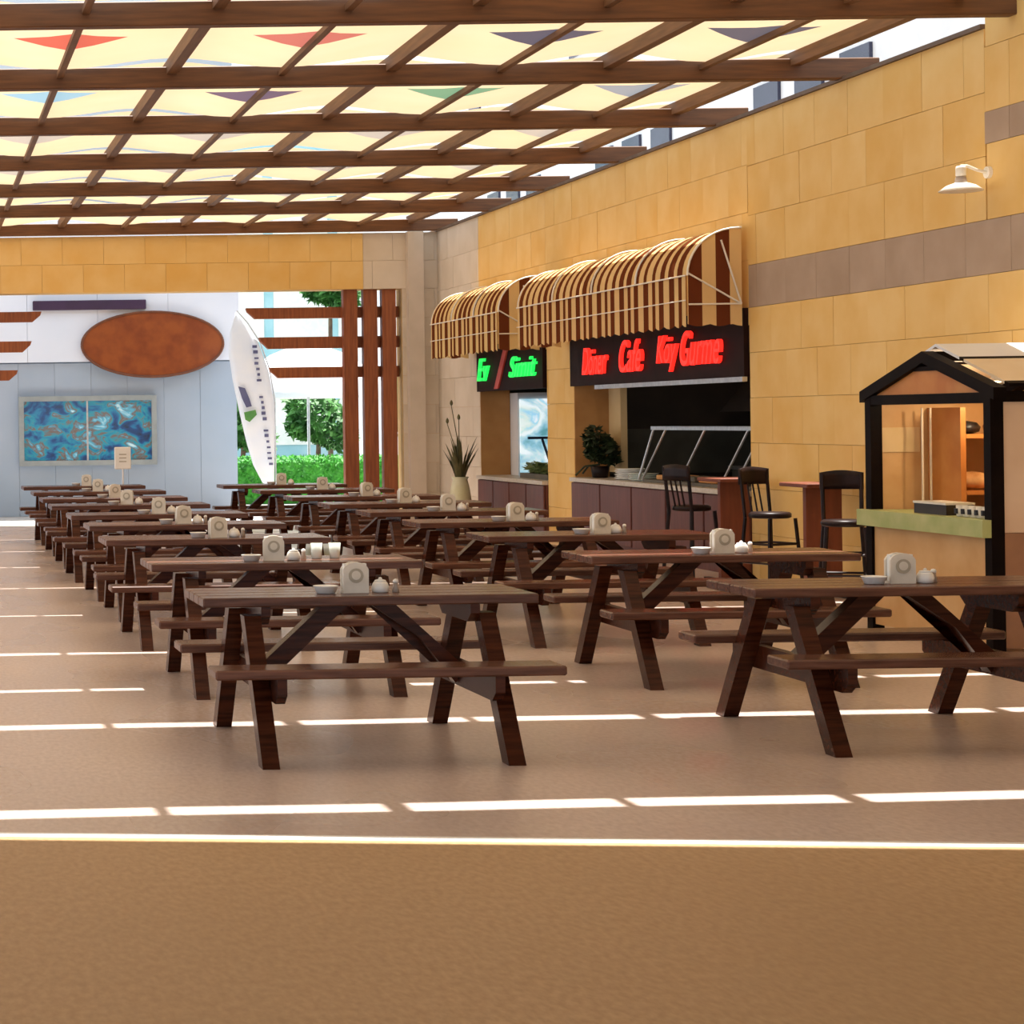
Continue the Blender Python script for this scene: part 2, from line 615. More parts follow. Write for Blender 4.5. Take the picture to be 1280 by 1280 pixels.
# ------------------------------------------------------------------ far wall: deep lintel over a wide opening
wf = MB()
wf.box(-9, XW + 0.03, YB + 0.03, YB + 0.4, 3.60, ZT)
wf.box(7.50, XW + 0.03, YB + 0.03, YB + 0.4, 0, 3.60)
wfo = struct(wf.build('wall_far', 'mortar'))
lay(wfo, -1.0, 6.9, courses(3.60, ZT, 0.44), 'stone', 'x')
lay(wfo, 6.9, XW, courses(3.60, ZT, 0.44), 'stone_pale', 'x')
lay(wfo, 7.50, XW, courses(0, 3.60, 0.45), 'stone_pale', 'x')
pil = MB().box(7.56, 7.80, YB - 0.16, YB, 0, ZT).build('pilaster', 'mortar_pale', wfo)
MB().box(7.53, 7.83, YB - 0.19, YB, 0, 0.25).build('pilaster_base', 'mortar_pale', wfo)

# ------------------------------------------------------------------ roof: beams, rafters and sagging fabric
ce = bpy.data.objects.new('ceiling', None)
COL.objects.link(ce)
struct(ce)
BEAMS = [9.15, 11.9, 14.62, 17.33, 20.07, 22.87, 25.58, 28.1, 30.9]
XL = -5.5
for i, y in enumerate(BEAMS):
    MB().box(XL, XW + 0.3, y - 0.02, y + 0.10, 4.485, 4.665).bevel(0.008).build('beam', 'beam_wood', ce)
MB().box(XL, XW - .1, 8.66, 8.76, 4.485, 4.60).build('beam', 'beam_wood', ce)
EDGE = [0.28 - 1.93 * 3, 0.28 - 1.93 * 2, 0.28 - 1.93, 0.28, 2.22, 4.12, 6.00, 7.62]
y0r, y1r = 8.64, 31.0
for e in EDGE:
    MB().box(e - 0.045, e + 0.045, y0r, y1r, 4.60, 4.715).build('rafter', 'rafter_wood', ce)
for a, b in zip(EDGE, EDGE[1:]):
    c = (a + b) / 2
    MB().box(c - 0.028, c + 0.028, y0r, y1r, 4.575, 4.62).build('batten', 'rafter_wood', ce)
# fabric bays: each bay is cut short of the next by a slot that lets the sun through
CUT = [8.55, 8.98, 11.30, 12.72, 14.50, 17.21, 19.95, 22.75, 25.46, 28.0, 30.85]
SLOT = [0, 0.17, 0.15, 0.10, 0.045, 0.05, 0.045, 0.05, 0.045, 0.045, 0]
PRINT = {(4, 3): (.62, .10, .07), (4, 4): (.55, .14, .12), (4, 5): (.06, .06, .12), (4, 6): (.07, .07, .12),
         (5, 3): (.30, .55, .72), (5, 4): (.12, .08, .16), (5, 5): (.16, .36, .22), (5, 6): (.3, .34, .4)}
for k in range(len(CUT) - 1):
    ya, yb = CUT[k] + SLOT[k] / 2, CUT[k + 1] - SLOT[k + 1] / 2
    if k >= 4:
        ya = BEAMS[k - 2] + 0.105
    if k >= 3:
        yb = BEAMS[k - 1] - 0.03 - SLOT[k + 1]
    for s in range(len(EDGE) - 1):
        a, b = EDGE[s], EDGE[s + 1]
        c = (a + b) / 2
        sg = random.uniform(0.085, 0.10)
        m = MB()
        ph = random.uniform(0, 6)

        def fn(u, v, a=a, b=b, ya=ya, yb=yb, sg=sg, ph=ph):
            x = a + (b - a) * u
            skew = 0.034 * (x - 3)
            yy = ya + (yb - ya) * v + (skew if ya < 14 else 0)
            if ya < 8.7:
                y_s = edge_y(x) + 0.11
                yy = y_s + (yb + skew - y_s) * v
            z = 4.728 - sg * math.sin(math.pi * u) ** 2 + 0.003 * math.sin(9 * v + ph) * math.sin(math.pi * u)
            return (x, yy, z)
        m.grid(fn, 10, 8)
        o = m.build('canopy_panel', 'canopy_fabric', ce, smooth=True)
        me = o.data
        uvl = me.uv_layers.new(name='UVMap')
        for lp in me.loops:
            co = me.vertices[lp.vertex_index].co
            uvl.data[lp.index].uv = (co.x - c, co.y - ya)
        o.color = (*PRINT.get((k, s), (0.55, 0.50, 0.45)), 1)
# the solid storey under which the photographer stands
sb = MB()


sb.prism([(-14, -3.0), (XW + 0.4, -3.0), (XW + .4, edge_y(XW)), (-0.5, edge_y(-0.5)), (-14, edge_y(-0.5))], 2, 4.62, 4.95)
struct(sb.build('ceiling', 'slab'))
struct(MB().box(XW, XW + .4, -3.0, 6.0, 0, 4.62).build('wall_right', 'mortar'))

# ------------------------------------------------------------------ picnic tables


def make_table(label):
    t = thing('picnic_table', label, 'table', group='dark wooden picnic tables in two rows')
    W = 'wood'
    hl = 0.805
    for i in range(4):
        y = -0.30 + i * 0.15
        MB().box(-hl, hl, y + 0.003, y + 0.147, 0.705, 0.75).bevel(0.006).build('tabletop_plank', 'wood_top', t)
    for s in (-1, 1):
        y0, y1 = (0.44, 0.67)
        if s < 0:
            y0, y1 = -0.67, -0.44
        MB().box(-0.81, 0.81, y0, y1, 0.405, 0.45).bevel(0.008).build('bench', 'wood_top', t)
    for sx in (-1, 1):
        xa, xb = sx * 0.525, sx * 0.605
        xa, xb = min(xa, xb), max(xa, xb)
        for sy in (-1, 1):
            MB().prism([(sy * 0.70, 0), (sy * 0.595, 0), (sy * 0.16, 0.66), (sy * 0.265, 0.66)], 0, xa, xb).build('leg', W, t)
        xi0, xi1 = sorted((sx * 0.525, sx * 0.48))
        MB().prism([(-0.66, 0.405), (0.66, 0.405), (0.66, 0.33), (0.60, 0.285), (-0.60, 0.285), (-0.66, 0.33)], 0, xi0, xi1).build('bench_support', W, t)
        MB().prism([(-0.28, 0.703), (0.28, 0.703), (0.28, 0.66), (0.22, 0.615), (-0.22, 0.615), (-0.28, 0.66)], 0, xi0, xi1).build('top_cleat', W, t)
        # diagonal brace from the support up to the middle of the top
        m = MB()
        p0, p1 = Vector((sx * 0.50, 0.33)), Vector((sx * 0.10, 0.703))
        dn = (p1 - p0).normalized()
        nn = Vector((-dn.y, dn.x)) * 0.045
        e = dn * 0.04
        m.prism([tuple(p0 + nn), tuple(p0 - nn), (p1.x - sx * 0.00 - 0.0 + (0.06 if sx > 0 else -0.06) - sx * 0.125, 0.703), (p1.x + sx * 0.06, 0.703)], 1, -0.045, 0.045)
        m.build('brace', W, t)
    return t


ORD = ['nearest', 'second', 'third', 'fourth', 'fifth', 'sixth', 'seventh', 'eighth', 'farthest']
LEFT = [9.84, 12.14, 14.60, 16.60, 18.46, 20.57, 22.45, 24.55, 26.65]
RIGHT = [9.95, 12.28, 14.45, 16.40, 18.30, 20.10, 22.00, 24.20, 26.20]
XL_, XR_ = 2.15, 4.84
proto = None
tabs = []
for row, ys, xc in (('left', LEFT, XL_), ('right', RIGHT, XR_)):
    for i, y in enumerate(ys):
        o_ = ORD[i] if i in (0, 8) else ORD[i] + ' from the front'
        lab = f'dark brown wooden picnic table with attached benches, {o_} in the {row}-hand row'
        x = xc + random.uniform(-0.03, 0.03) - (0.12 if (row == 'right' and i == 8) else 0)
        rz = random.uniform(-0.012, 0.012)
        if i == 0:
            x, rz = xc - (0.012 if row == 'left' else 0.02), (0.016 if row == 'left' else 0.0)
        if proto is None:
            proto = make_table(lab)
            proto.location = (x, y, 0)
            proto.rotation_euler = (0, 0, rz)
            tb = proto
        else:
            tb = dup(proto, (x, y, 0), rz, lab)
        tabs.append((row, i, x, y))

# ------------------------------------------------------------------ things on the tables


def make_holder(label):
    t = thing('napkin_holder', label, 'napkin holder', group='cream napkin holders on the picnic tables')
    # cream block with rounded shoulders, round emblem and napkins sticking out
    for s, y in ((0, -0.035), (1, 0.020)):
        pts = [(-0.062, 0.0), (0.062, 0.0), (0.062, 0.115)]
        for a in range(1, 8):
            an = math.pi * a / 8
            pts.append((0.062 * math.cos(an) * 0.95, 0.115 + 0.035 * math.sin(an)))
        pts.append((-0.062, 0.115))
        MB().prism(pts, 1, y, y + 0.015).build('holder_plate', 'ceramic', t)
    MB().box(-0.062, 0.062, -0.020, 0.020, 0.0, 0.012).build('holder_base', 'ceramic', t)
    em = MB()
    n = 20
    pts = [(0.036 * math.cos(2 * math.pi * i / n), 0.085 + 0.036 * math.sin(2 * math.pi * i / n)) for i in range(n)]
    em.prism(pts, 1, -0.039, -0.035)
    e1 = em.build('emblem', 'ceramic_mark', t)
    em = MB()
    pts = [(0.022 * math.cos(2 * math.pi * i / n), 0.087 + 0.022 * math.sin(2 * math.pi * i / n)) for i in range(n)]
    em.prism(pts, 1, -0.041, -0.039)
    em.build('emblem_disc', 'ceramic', e1)
    MB().box(-0.055, 0.055, -0.018, 0.018, 0.012, 0.142).build('napkins', 'paper', t)
    return t


def make_dish(label):
    t = thing('ashtray', label, 'ashtray', group='white dishes on the picnic tables')
    o = MB().lathe([(0.030, 0), (0.045, 0.002), (0.058, 0.034), (0.062, 0.037), (0.058, 0.038), (0.050, 0.032), (0.036, 0.010), (0.004, 0.009)], 20).build('bowl', 'salt_white', t, smooth=True)
    MB().lathe([(0.034, 0), (0.034, 0.004), (0.001, 0.0045)], 16, (0, 0, 0.0105)).build('ash', 'pepper', t)
    return t


def make_pot(label):
    t = thing('sugar_pot', label, 'sugar pot', group='small white pots on the picnic tables')
    MB().lathe([(0.026, 0), (0.040, 0.004), (0.043, 0.025), (0.036, 0.045), (0.030, 0.052)], 18).build('pot', 'salt_white', t, smooth=True)
    MB().lathe([(0.030, 0.052), (0.026, 0.060), (0.008, 0.064), (0.009, 0.070), (0.002, 0.074)], 18).build('lid', 'salt_white', t, smooth=True)
    return t


def make_shaker(label):
    t = thing('pepper_shaker', label, 'shaker', group='small shakers on the picnic tables')
    MB().lathe([(0.016, 0), (0.018, 0.003), (0.013, 0.030), (0.012, 0.045)], 14).build('shaker_body', 'pepper', t, smooth=True)
    MB().lathe([(0.013, 0.045), (0.014, 0.054), (0.009, 0.063), (0.002, 0.065)], 14).build('shaker_cap', 'salt_white', t, smooth=True)
    return t


hp = dp = pp = sp_ = None
for row, i, x, y in tabs:
    o_ = ORD[i] if i in (0, 8) else ORD[i] + ' from front'
    where = f'the {o_} {row}-row table'
    xo = random.uniform(-0.05, 0.05) if i else -0.03
    if row == 'right' and i == 0:
        xo = 0.01
    yo = -0.10 + random.uniform(-0.03, 0.03)
    lab = f'cream napkin holder on {where}'
    if hp is None:
        hp = make_holder(lab)
        hp.location = (x + xo, y + yo, 0.75)
    else:
        dup(hp, (x + xo, y + yo, 0.75), random.uniform(-.25, .25), lab)
    lab = f'shallow white ashtray left of the napkin holder on {where}'
    if dp is None:
        dp = make_dish(lab)
        dp.location = (x + xo - 0.145, y + yo - 0.02, 0.75)
    else:
        dup(dp, (x + xo - 0.14, y + yo + random.uniform(-.04, .02), 0.75), 0, lab)
    lab = f'round white sugar pot right of the napkin holder on {where}'
    if pp is None:
        pp = make_pot(lab)
        pp.location = (x + xo + 0.125, y + yo + 0.0, 0.75)
    else:
        dup(pp, (x + xo + 0.12, y + yo + random.uniform(-.02, .04), 0.75), 0, lab)
    if i < 5:
        lab = f'tiny pepper shaker on {where}'
        if sp_ is None:
            sp_ = make_shaker(lab)
            sp_.location = (x + xo + 0.20, y + yo, 0.75)
        else:
            dup(sp_, (x + xo + 0.19, y + yo + 0.05, 0.75), 0, lab)
# two glasses on the second left-hand table
for k, (dx, lab) in enumerate(((0.20, 'frosted tumbler nearer the napkin holder on the second left-row table'), (0.31, 'frosted tumbler farther right on the second left-row table'))):
    t = MB().lathe([(0.026, 0), (0.03, 0.003), (0.037, 0.095), (0.034, 0.095), (0.027, 0.008), (0.002, 0.008)], 18).build('tumbler', 'glass_cup', None, smooth=True,
                                                                                                                        loc=(XL_ + dx + 0.05, 12.14 + 0.02, 0.75))
    tag(t, lab, 'glass', 'tumblers on the second table')

# ------------------------------------------------------------------ neon fascia boards


def text_obj(name, body, y_left, y_right, z0, z1, x, matn, parent, shear=0.35):
    cu = bpy.data.curves.new(name, 'FONT')
    cu.body = body
    cu.shear = shear
    cu.extrude = 0.02
    cu.offset = 0.002
    ob = bpy.data.objects.new(name + '_tmp', cu)
    COL.objects.link(ob)
    dg = bpy.context.evaluated_depsgraph_get()
    me = bpy.data.meshes.new_from_object(ob.evaluated_get(dg))
    bpy.data.objects.remove(ob)
    xs = [v.co.x for v in me.vertices]
    ys = [v.co.y for v in me.vertices]
    x0, x1, ya, yb = min(xs), max(xs), min(ys), max(ys)
    for v in me.vertices:
        a = (v.co.x - x0) / (x1 - x0)
        b = (v.co.y - ya) / (yb - ya)
        v.co = Vector((x - v.co.z, y_left + (y_right - y_left) * a, z0 + (z1 - z0) * b))
    me.materials.clear()
    me.materials.append(MATS[matn])
    o = bpy.data.objects.new(name, me)
    COL.objects.link(o)
    o.parent = parent
    return o


sg = thing('neon_sign', 'long dark fascia board with red neon script above the large hatch', 'sign')
MB().box(8.0, 8.07, OP1[0] + 0.02, OP1[1] - 0.01, 1.955, 2.62).build('board', 'sign_board', sg)
text_obj('lettering', 'Döner', 24.02, 23.18, 2.08, 2.40, 7.975, 'neon_red', sg)
text_obj('lettering', 'Cafe', 22.75, 22.05, 2.08, 2.44, 7.975, 'neon_red', sg)
text_obj('lettering', 'Köy', 21.60, 21.02, 2.05, 2.44, 7.975, 'neon_red', sg)
text_obj('lettering', 'Gurme', 20.92, 19.88, 2.10, 2.46, 7.975, 'neon_red', sg)
MB().box(7.98, 8.03, OP1[0] + 0.02, OP1[1] - 0.95, 1.905, 1.953).build('light_rail', 'steel', sg)
sg2 = thing('neon_sign', 'short dark fascia board with green neon lettering and a red slash', 'sign')
MB().box(8.0, 8.07, OP2[0] + 0.02, OP2[1] - 0.01, 1.955, 2.60).build('board', 'sign_board', sg2)
text_obj('lettering', 'Ev', 28.55, 28.00, 2.10, 2.42, 7.975, 'neon_green', sg2)
text_obj('lettering', 'Simit', 27.02, 25.85, 2.12, 2.40, 7.975, 'neon_green', sg2)
MB().prism([(27.78, 1.98), (27.60, 1.98), (27.08, 2.58), (27.26, 2.58)], 0, 7.975, 7.998).build('red_slash', 'slash_red', sg2)

# ------------------------------------------------------------------ service hatch interiors


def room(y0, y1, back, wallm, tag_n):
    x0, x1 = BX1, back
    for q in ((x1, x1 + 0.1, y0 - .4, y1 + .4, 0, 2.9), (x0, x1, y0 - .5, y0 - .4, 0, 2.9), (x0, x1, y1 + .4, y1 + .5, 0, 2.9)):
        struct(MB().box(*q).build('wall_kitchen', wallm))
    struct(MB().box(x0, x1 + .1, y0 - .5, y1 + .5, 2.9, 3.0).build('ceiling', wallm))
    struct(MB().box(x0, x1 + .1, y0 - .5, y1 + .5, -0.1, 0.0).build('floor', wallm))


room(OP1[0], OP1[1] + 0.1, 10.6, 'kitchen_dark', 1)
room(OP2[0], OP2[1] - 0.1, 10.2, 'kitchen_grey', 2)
struct(MB().box(8.052, BX1 + 0.02, OP1[1] - 0.012, OP1[1] + 0.05, 0.0, 2.45).build('trim_3', 'jamb'))
struct(MB().box(8.052, BX1 + 0.02, OP2[1] - 0.012, OP2[1] + 0.05, 0.0, 2.45).build('trim_4', 'jamb'))
struct(MB().box(BX1 + 0.02, BX1 + 0.10, OP1[1] - 0.42, OP1[1] + 0.05, 0.9, 2.45).build('trim_5', 'jamb_light'))


def counter(y0, y1, ztop, n, label):
    t = thing('service_counter', label, 'counter')
    MB().box(8.02, 8.42, y0 + 0.01, y1 - 0.02, 0.0, ztop - 0.05).build('body', 'maroon', t)
    L = (y1 - y0 - 0.02)
    for i in range(n):
        a = y0 + 0.01 + L * i / n
        b = y0 + 0.01 + L * (i + 1) / n
        MB().box(7.99, 8.019, a + 0.02, b - 0.02, 0.10, ztop - 0.06).bevel(0.006).build('panel', 'maroon', t)
    MB().box(7.97, 8.46, y0 + 0.01, y1 - 0.02, ztop - 0.049, ztop).build('worktop', 'counter_top', t)
    return t


counter(*OP1, 0.84, 5, 'long maroon panelled counter with stone worktop under the red neon sign')
counter(*OP2, 0.76, 4, 'short maroon panelled counter under the green neon sign')

# glass display case on the large counter
dc = thing('display_case', 'slanted glass display case with steel top rail on the long counter', 'display case')
MB().box(8.20, 8.50, 19.45, 22.45, 1.425, 1.465).build('top_rail', 'steel', dc)
MB().box(8.10, 8.45, 19.45, 22.45, 0.842, 0.875).build('tray', 'kitchen_grey', dc)
for y in (22.42, 22.05, 20.95, 19.85, 19.5):
    MB().tube((8.22, y, 1.43), (8.12, y + 0.45 if y < 22.2 else y + .2, 0.87), 0.013, 6).build('glass_support', 'steel', dc)
for k, y in enumerate((21.9, 21.3, 20.7, 20.1)):
    MB().box(8.14, 8.44, y - 0.24, y + 0.24, 0.876, 0.93).bevel(0.01).build('food_pan', ('bread', 'kitchen_grey', 'shelf_orange', 'kitchen_grey')[k], dc)
# hood / shelf in the dark kitchen
kd = thing('extractor_hood', 'dark extractor hood at the back of the large hatch', 'hood')
MB().prism([(9.6, 1.62), (10.58, 1.62), (10.58, 2.2), (10.1, 2.2)], 1, 20.0, 24.0).build('hood', 'kitchen_dark', kd)
kb = thing('back_counter', 'grey back counter inside the dark kitchen', 'counter')
MB().box(9.9, 10.58, 19.6, 24.4, 0, 0.92).build('body', 'kitchen_grey', kb)
MB().box(9.85, 10.59, 19.6, 24.4, 0.921, 0.96).build('worktop', 'steel', kb)
struct(MB().box(BX1 + 0.11, 10.58, OP1[1] + 0.46, OP1[1] + 0.49, 0.86, 1.42).build('trim_6', 'kitchen_grey'))
kl = thing('kitchen_lamp', 'small ceiling lamp inside the dark kitchen', 'lamp', (9.4, 21.8, 2.89))  # unseen lamp, added to lift the black kitchen
MB().lathe([(0.10, -0.08), (0.12, -0.06), (0.10, 0.0)], 16).build('shade', 'lamp_white', kl, smooth=True)
kp = bpy.data.lights.new('kitchen_light', 'POINT')
kp.energy = 9
kp.color = (1, 0.85, 0.65)
kp.shadow_soft_size = 0.08
kpo = bpy.data.objects.new('kitchen_light', kp)
COL.objects.link(kpo)
kpo.location = (0, 0, -0.20)
kpo.parent = kl
# stack of wrapped plates
for k in range(6):
    p = MB().lathe([(0.07, 0), (0.12, 0.006), (0.17, 0.022), (0.165, 0.026), (0.11, 0.012), (0.01, 0.010)], 18).build('plate', 'paper', None, smooth=True,
                                                                                                          loc=(8.24 + .01 * (k % 2), 23.25, 0.8405 + k * 0.021))
    tag(p, f'white plate on the long counter, {["bottom", "second from bottom", "third from bottom", "third from top", "second from top", "top"][k]} of the taller stack', 'plate', 'plates on the counter')
for k in range(4):
    p = MB().lathe([(0.07, 0), (0.12, 0.006), (0.17, 0.022), (0.165, 0.026), (0.11, 0.012), (0.01, 0.010)], 18).build('plate', 'glass_cup', None, smooth=True,
                                                                                                          loc=(8.24, 22.80, 0.8405 + k * 0.021))
    tag(p, f'pale plate on the long counter, {["bottom", "second from bottom", "second from top", "top"][k]} of the lower stack', 'plate', 'plates on the counter')

# dark bushy plant at the far end of the long counter


def leafball(name, c, r, n, matn, parent, sz=0.05, squash=1.0, wob=0.3):
    rs = random.Random(sum(map(ord, name)) + n)
    m = MB()
    for _ in range(n):
        d = Vector((rs.gauss(0, 1), rs.gauss(0, 1), rs.gauss(0, 1))).normalized()
        rr = r * (0.55 + 0.45 * rs.random() ** 0.5) * (1 + wob * math.sin(3 * d.x + 2 * d.z + 1))
        p = Vector(c) + Vector((d.x * rr, d.y * rr, d.z * rr * squash))
        t = Vector((rs.gauss(0, 1), rs.gauss(0, 1), rs.gauss(0, .7))).normalized()
        u = t.orthogonal().normalized()
        s = sz * rs.uniform(.6, 1.3)
        vs = [m.b.verts.new(p + q) for q in (t * s, u * s * .45, -t * s, -u * s * .45)]
        m.b.faces.new(vs)
    return m.build(name, matn, parent, normals=False)


pl = thing('counter_plant', 'dark bushy potted plant at the far end of the long counter', 'plant', (8.22, 24.2, 0.84))
MB().lathe([(0.07, 0), (0.09, 0.004), (0.11, 0.14), (0.10, 0.14), (0.01, 0.12)], 16).build('pot', 'stool_dark', pl, smooth=True)
fo = leafball('foliage', (0, 0, 0.36), 0.22, 700, 'leaf_dark', pl, 0.055)
fo['kind'] = 'stuff'
for q in ((-0.28, 0.05, 0.0), (-0.18, .1, 0.02)):
    MB().path([(0, 0, 0.16), (q[0] * .6, q[1], 0.14), (q[0], q[1], q[2] + .03)], 0.012, 5).build('stem', 'leaf_dark', pl)

# made-up glowing cabinet standing in for the brightness inside the small hatch
ck = thing('drinks_cooler', 'lit glass-front drinks cooler glowing pale blue inside the small hatch', 'cooler')
MB().box(8.475, 9.30, 28.35, 28.95, 0.0, 1.93).build('cabinet', 'white_paint', ck)
MB().box(8.50, 9.27, 28.325, 28.349, 0.30, 1.84).build('lit_door', 'cooler_glow', ck)
MB().box(8.60, 9.22, 28.29, 28.324, 1.27, 1.305).build('shelf_edge', 'dark_glass', ck)
MB().tube((8.80, 28.30, 1.27), (8.92, 28.30, 0.90), 0.018, 6).build('strut', 'dark_glass', ck)
ph = thing('counter_plant', 'low green herb box on the short counter', 'plant', (8.25, 26.6, 0.76))
MB().box(-0.1, 0.1, -0.6, 0.6, 0, 0.07).build('box', 'kitchen_grey', ph)
q = leafball('foliage', (0, 0, 0.13), 0.08, 200, 'leaf', ph, 0.05)
q.scale = (1, 6, 1)
q['kind'] = 'stuff'

# ------------------------------------------------------------------ striped awnings


def awning(y0, y1, label):
    t = thing('striped_awning', label, 'awning')
    xf, zt, zm, zb = 7.45, 3.40, 2.94, 2.47
    prof = []
    for i in range(11):
        a = math.pi / 2 * i / 10
        prof.append((XW - 0.07 - (XW - 0.07 - xf) * math.sin(a) ** 0.9, zm + (zt - zm) * math.cos(a)))
    n = max(8, int((y1 - y0) / 0.235) * 4)

    def top(u, v):
        k = v * 10
        i = min(9, int(k))
        fr = k - i
        p, q = prof[i], prof[i + 1]
        wv = 0.008 * math.sin(u * n * 1.3)
        return (p[0] + (q[0] - p[0]) * fr + wv * v, y0 + (y1 - y0) * u, p[1] + (q[1] - p[1]) * fr)
    MB().grid(top, n, 10).build('canopy', 'awning_front', t, smooth=True)

    def val(u, v):
        yy = y0 + (y1 - y0) * u
        z = zm + (zb - zm) * v
        if v > 0.99:
            z -= 0.03 * abs(math.sin(math.pi * yy / 0.235))
        return (xf + 0.012 * math.sin(yy * 9), yy, z)
    MB().grid(val, n, 4).build('valance', 'awning_front', t, smooth=True)
    for yy in (y0, y1):
        pts = [(p[0], p[1]) for p in prof]
        m = MB()
        low_ = []
        for i in range(13):
            u = i / 12
            low_.append((xf + (XW - 0.07 - xf) * u, zb - 0.025 * abs(math.sin(math.pi * u * 2.5))))
        m.b.faces.new([m.b.verts.new((p[0], yy, p[1])) for p in pts + low_])
        m.build('end_panel', 'awning_side', t)
    # light tubular frame showing on the ends and along the front
    for yy in (y0 - 0.012, y1 + 0.012):
        m = MB()
        piv = (XW - 0.08, yy, 2.66)
        for z_, x_ in ((3.28, 7.78), (2.96, 7.46), (2.66, 7.46)):
            m.tube(piv, (x_, yy, z_), 0.009, 6)
        m.path([(p[0], yy, p[1]) for p in prof], 0.010, 6)
        m.build('end_frame', 'lamp_white', t)
    m = MB().tube((xf - 0.02, y0, zm), (xf - 0.02, y1, zm), 0.008, 6)
    m.tube((xf - 0.02, y0, 2.70), (xf - 0.02, y1, 2.70), 0.006, 6)
    m.build('front_rail', 'lamp_white', t)
    k = max(2, round((y1 - y0) / 1.3))
    for i in range(1, k):
        yy = y0 + (y1 - y0) * i / k
        MB().path([(p[0] - 0.012, yy, p[1] + 0.012) for p in prof], 0.010, 6).build('rib', 'lamp_white', t)
    return t


awning(19.38, 24.85, 'long brown and cream striped awning over the red neon sign')
awning(25.72, 29.05, 'short brown and cream striped awning over the green neon sign')

# ------------------------------------------------------------------ wall lamp
lm = thing('wall_lamp', 'small cream dish lamp on a bracket high on the stone wall', 'lamp', (XW, 15.0, 3.38))
MB().tube((-0.03, 0, 0), (0.0, 0, 0), 0.045, 14).build('wall_plate', 'lamp_white', lm)
MB().path([(-0.03, 0, 0), (-0.10, 0, 0.02), (-0.17, 0, 0.05), (-0.22, 0, 0.05)], 0.012, 8).build('arm', 'lamp_white', lm)
MB().lathe([(0.030, 0.05), (0.036, 0.035), (0.036, -0.02), (0.028, -0.03)], 16, (-0.22, 0, 0)).build('lamp_holder', 'lamp_white', lm, smooth=True)
MB().lathe([(0.035, -0.03), (0.045, -0.075)], 16, (-0.22, 0, 0)).build('neck', 'pepper', lm, smooth=True)
MB().lathe([(0.045, -0.075), (0.10, -0.095), (0.155, -0.135), (0.15, -0.14), (0.02, -0.10)], 22, (-0.22, 0, 0)).build('shade', 'lamp_white', lm, smooth=True)

# ------------------------------------------------------------------ gabled food stall
SX, SY0, SY1 = 6.93, 12.95, 14.67
SXE = XW - 0.06
st = thing('food_stall', 'gabled wooden food stall with dark frame and green counter against the stone wall', 'stall')
F_ = 'stall_frame'
T = 0.085
ze, za = 1.72, 2.01
ym = (SY0 + SY1) / 2
for yy in (SY0, SY1 - T):
    MB().box(SX, SX + T, yy, yy + T, 0, ze).build('post', F_, st)
    MB().box(SXE - T, SXE, yy, yy + T, 0, ze).build('post', F_, st)


def rafter(x, sgn):
    ya = SY0 - 0.06 if sgn < 0 else SY1 + 0.06
    m = MB()
    zl = ze - 0.02
    m.prism([(ya, zl - 0.035), (ym, za - 0.08), (ym, za), (ya, zl + 0.045)], 0, x, x + T)
    m.build('gable_rafter', F_, st)


for xx in (SX - 0.01, SXE - T):
    rafter(xx, -1)
    rafter(xx, 1)
MB().box(SX + 0.003, SX + T - 0.003, SY0 + T, SY1 - T, ze - 0.075, ze - 0.005).build('tie_beam', F_, st)
MB().box(SX + 0.01, SX + T - 0.01, ym - 0.28, ym + 0.28, 1.875, 1.905).build('collar_beam', F_, st)
MB().prism([(SY0 + 0.12, ze - 0.004), (SY1 - 0.12, ze - 0.004), (ym + 0.25, 1.874), (ym - 0.25, 1.874)], 0, SX + 0.03, SX + 0.05).build('gable_panel', 'shelf_orange', st)
for yy in (SY0, SY1 - T):
    MB().box(SX + T, SXE - T, yy + 0.005, yy + T - 0.005, ze - 0.07, ze).build('eave_beam', F_, st)
MB().box(SX + T, SXE - T, ym - 0.035, ym + 0.035, za - 0.07, za - 0.003).build('ridge_beam', F_, st)
# roof boards: each slope is two pale boards with a dark batten between
for sgn in (-1, 1):
    ya = SY0 - 0.07 if sgn < 0 else SY1 + 0.07

    def P(t_, off):
        return (ya + (ym - ya) * t_, (ze + 0.03) + (za - ze + 0.0) * t_ + off)
    for t0, t1, mt in ((0.0, 0.06, F_), (0.06, 0.60, 'stall_cream'), (0.60, 0.66, F_), (0.66, 1.0, 'white_paint')):
        MB().prism([P(t0, 0), P(t1, 0), P(t1, 0.02), P(t0, 0.02)], 0, SX + T + 0.002, SXE).build('roof_board', mt, st)
# walls
MB().box(SX + T, SXE - T, SY0 + 0.025, SY0 + 0.055, 0.80, ze - 0.07).build('side_panel', 'stall_pink', st)
MB().box(SX + T, SXE - T, SY0 + 0.020, SY0 + 0.060, 0.05, 0.798).build('side_panel', 'stall_lower', st)
MB().box(SX + T, SXE - T, SY1 - 0.055, SY1 - 0.025, 0.05, ze - 0.07).build('back_panel', 'stall_panel', st)
MB().box(SXE - 0.05, SXE - 0.02, SY0 + T, SY1 - T, 0.05, ze).build('end_panel', 'stall_panel', st)
MB().box(SX + 0.02, SX + 0.05, SY0 + T, SY1 - T, 0.05, 0.768).build('front_panel', 'stall_panel', st)
cn = MB().box(SX - 0.06, SX - 0.002, SY0 + 0.0, SY1 + 0.02, 0.77, 0.885).build('counter_board', 'stall_green', st)
MB().box(SX - 0.001, SX + 0.45, SY0 + T, SY1 - T, 0.84, 0.885).build('counter_top', 'stall_green', st)
for z in (1.00, 1.40):
    MB().box(7.40, SXE - 0.055, 14.15, SY1 - 0.06, z, z + 0.03).build('shelf', 'shelf_orange', st)
MB().box(7.36, 7.398, 14.15, SY1 - 0.06, 0.05, 1.62).build('shelf_upright', 'shelf_orange', st)
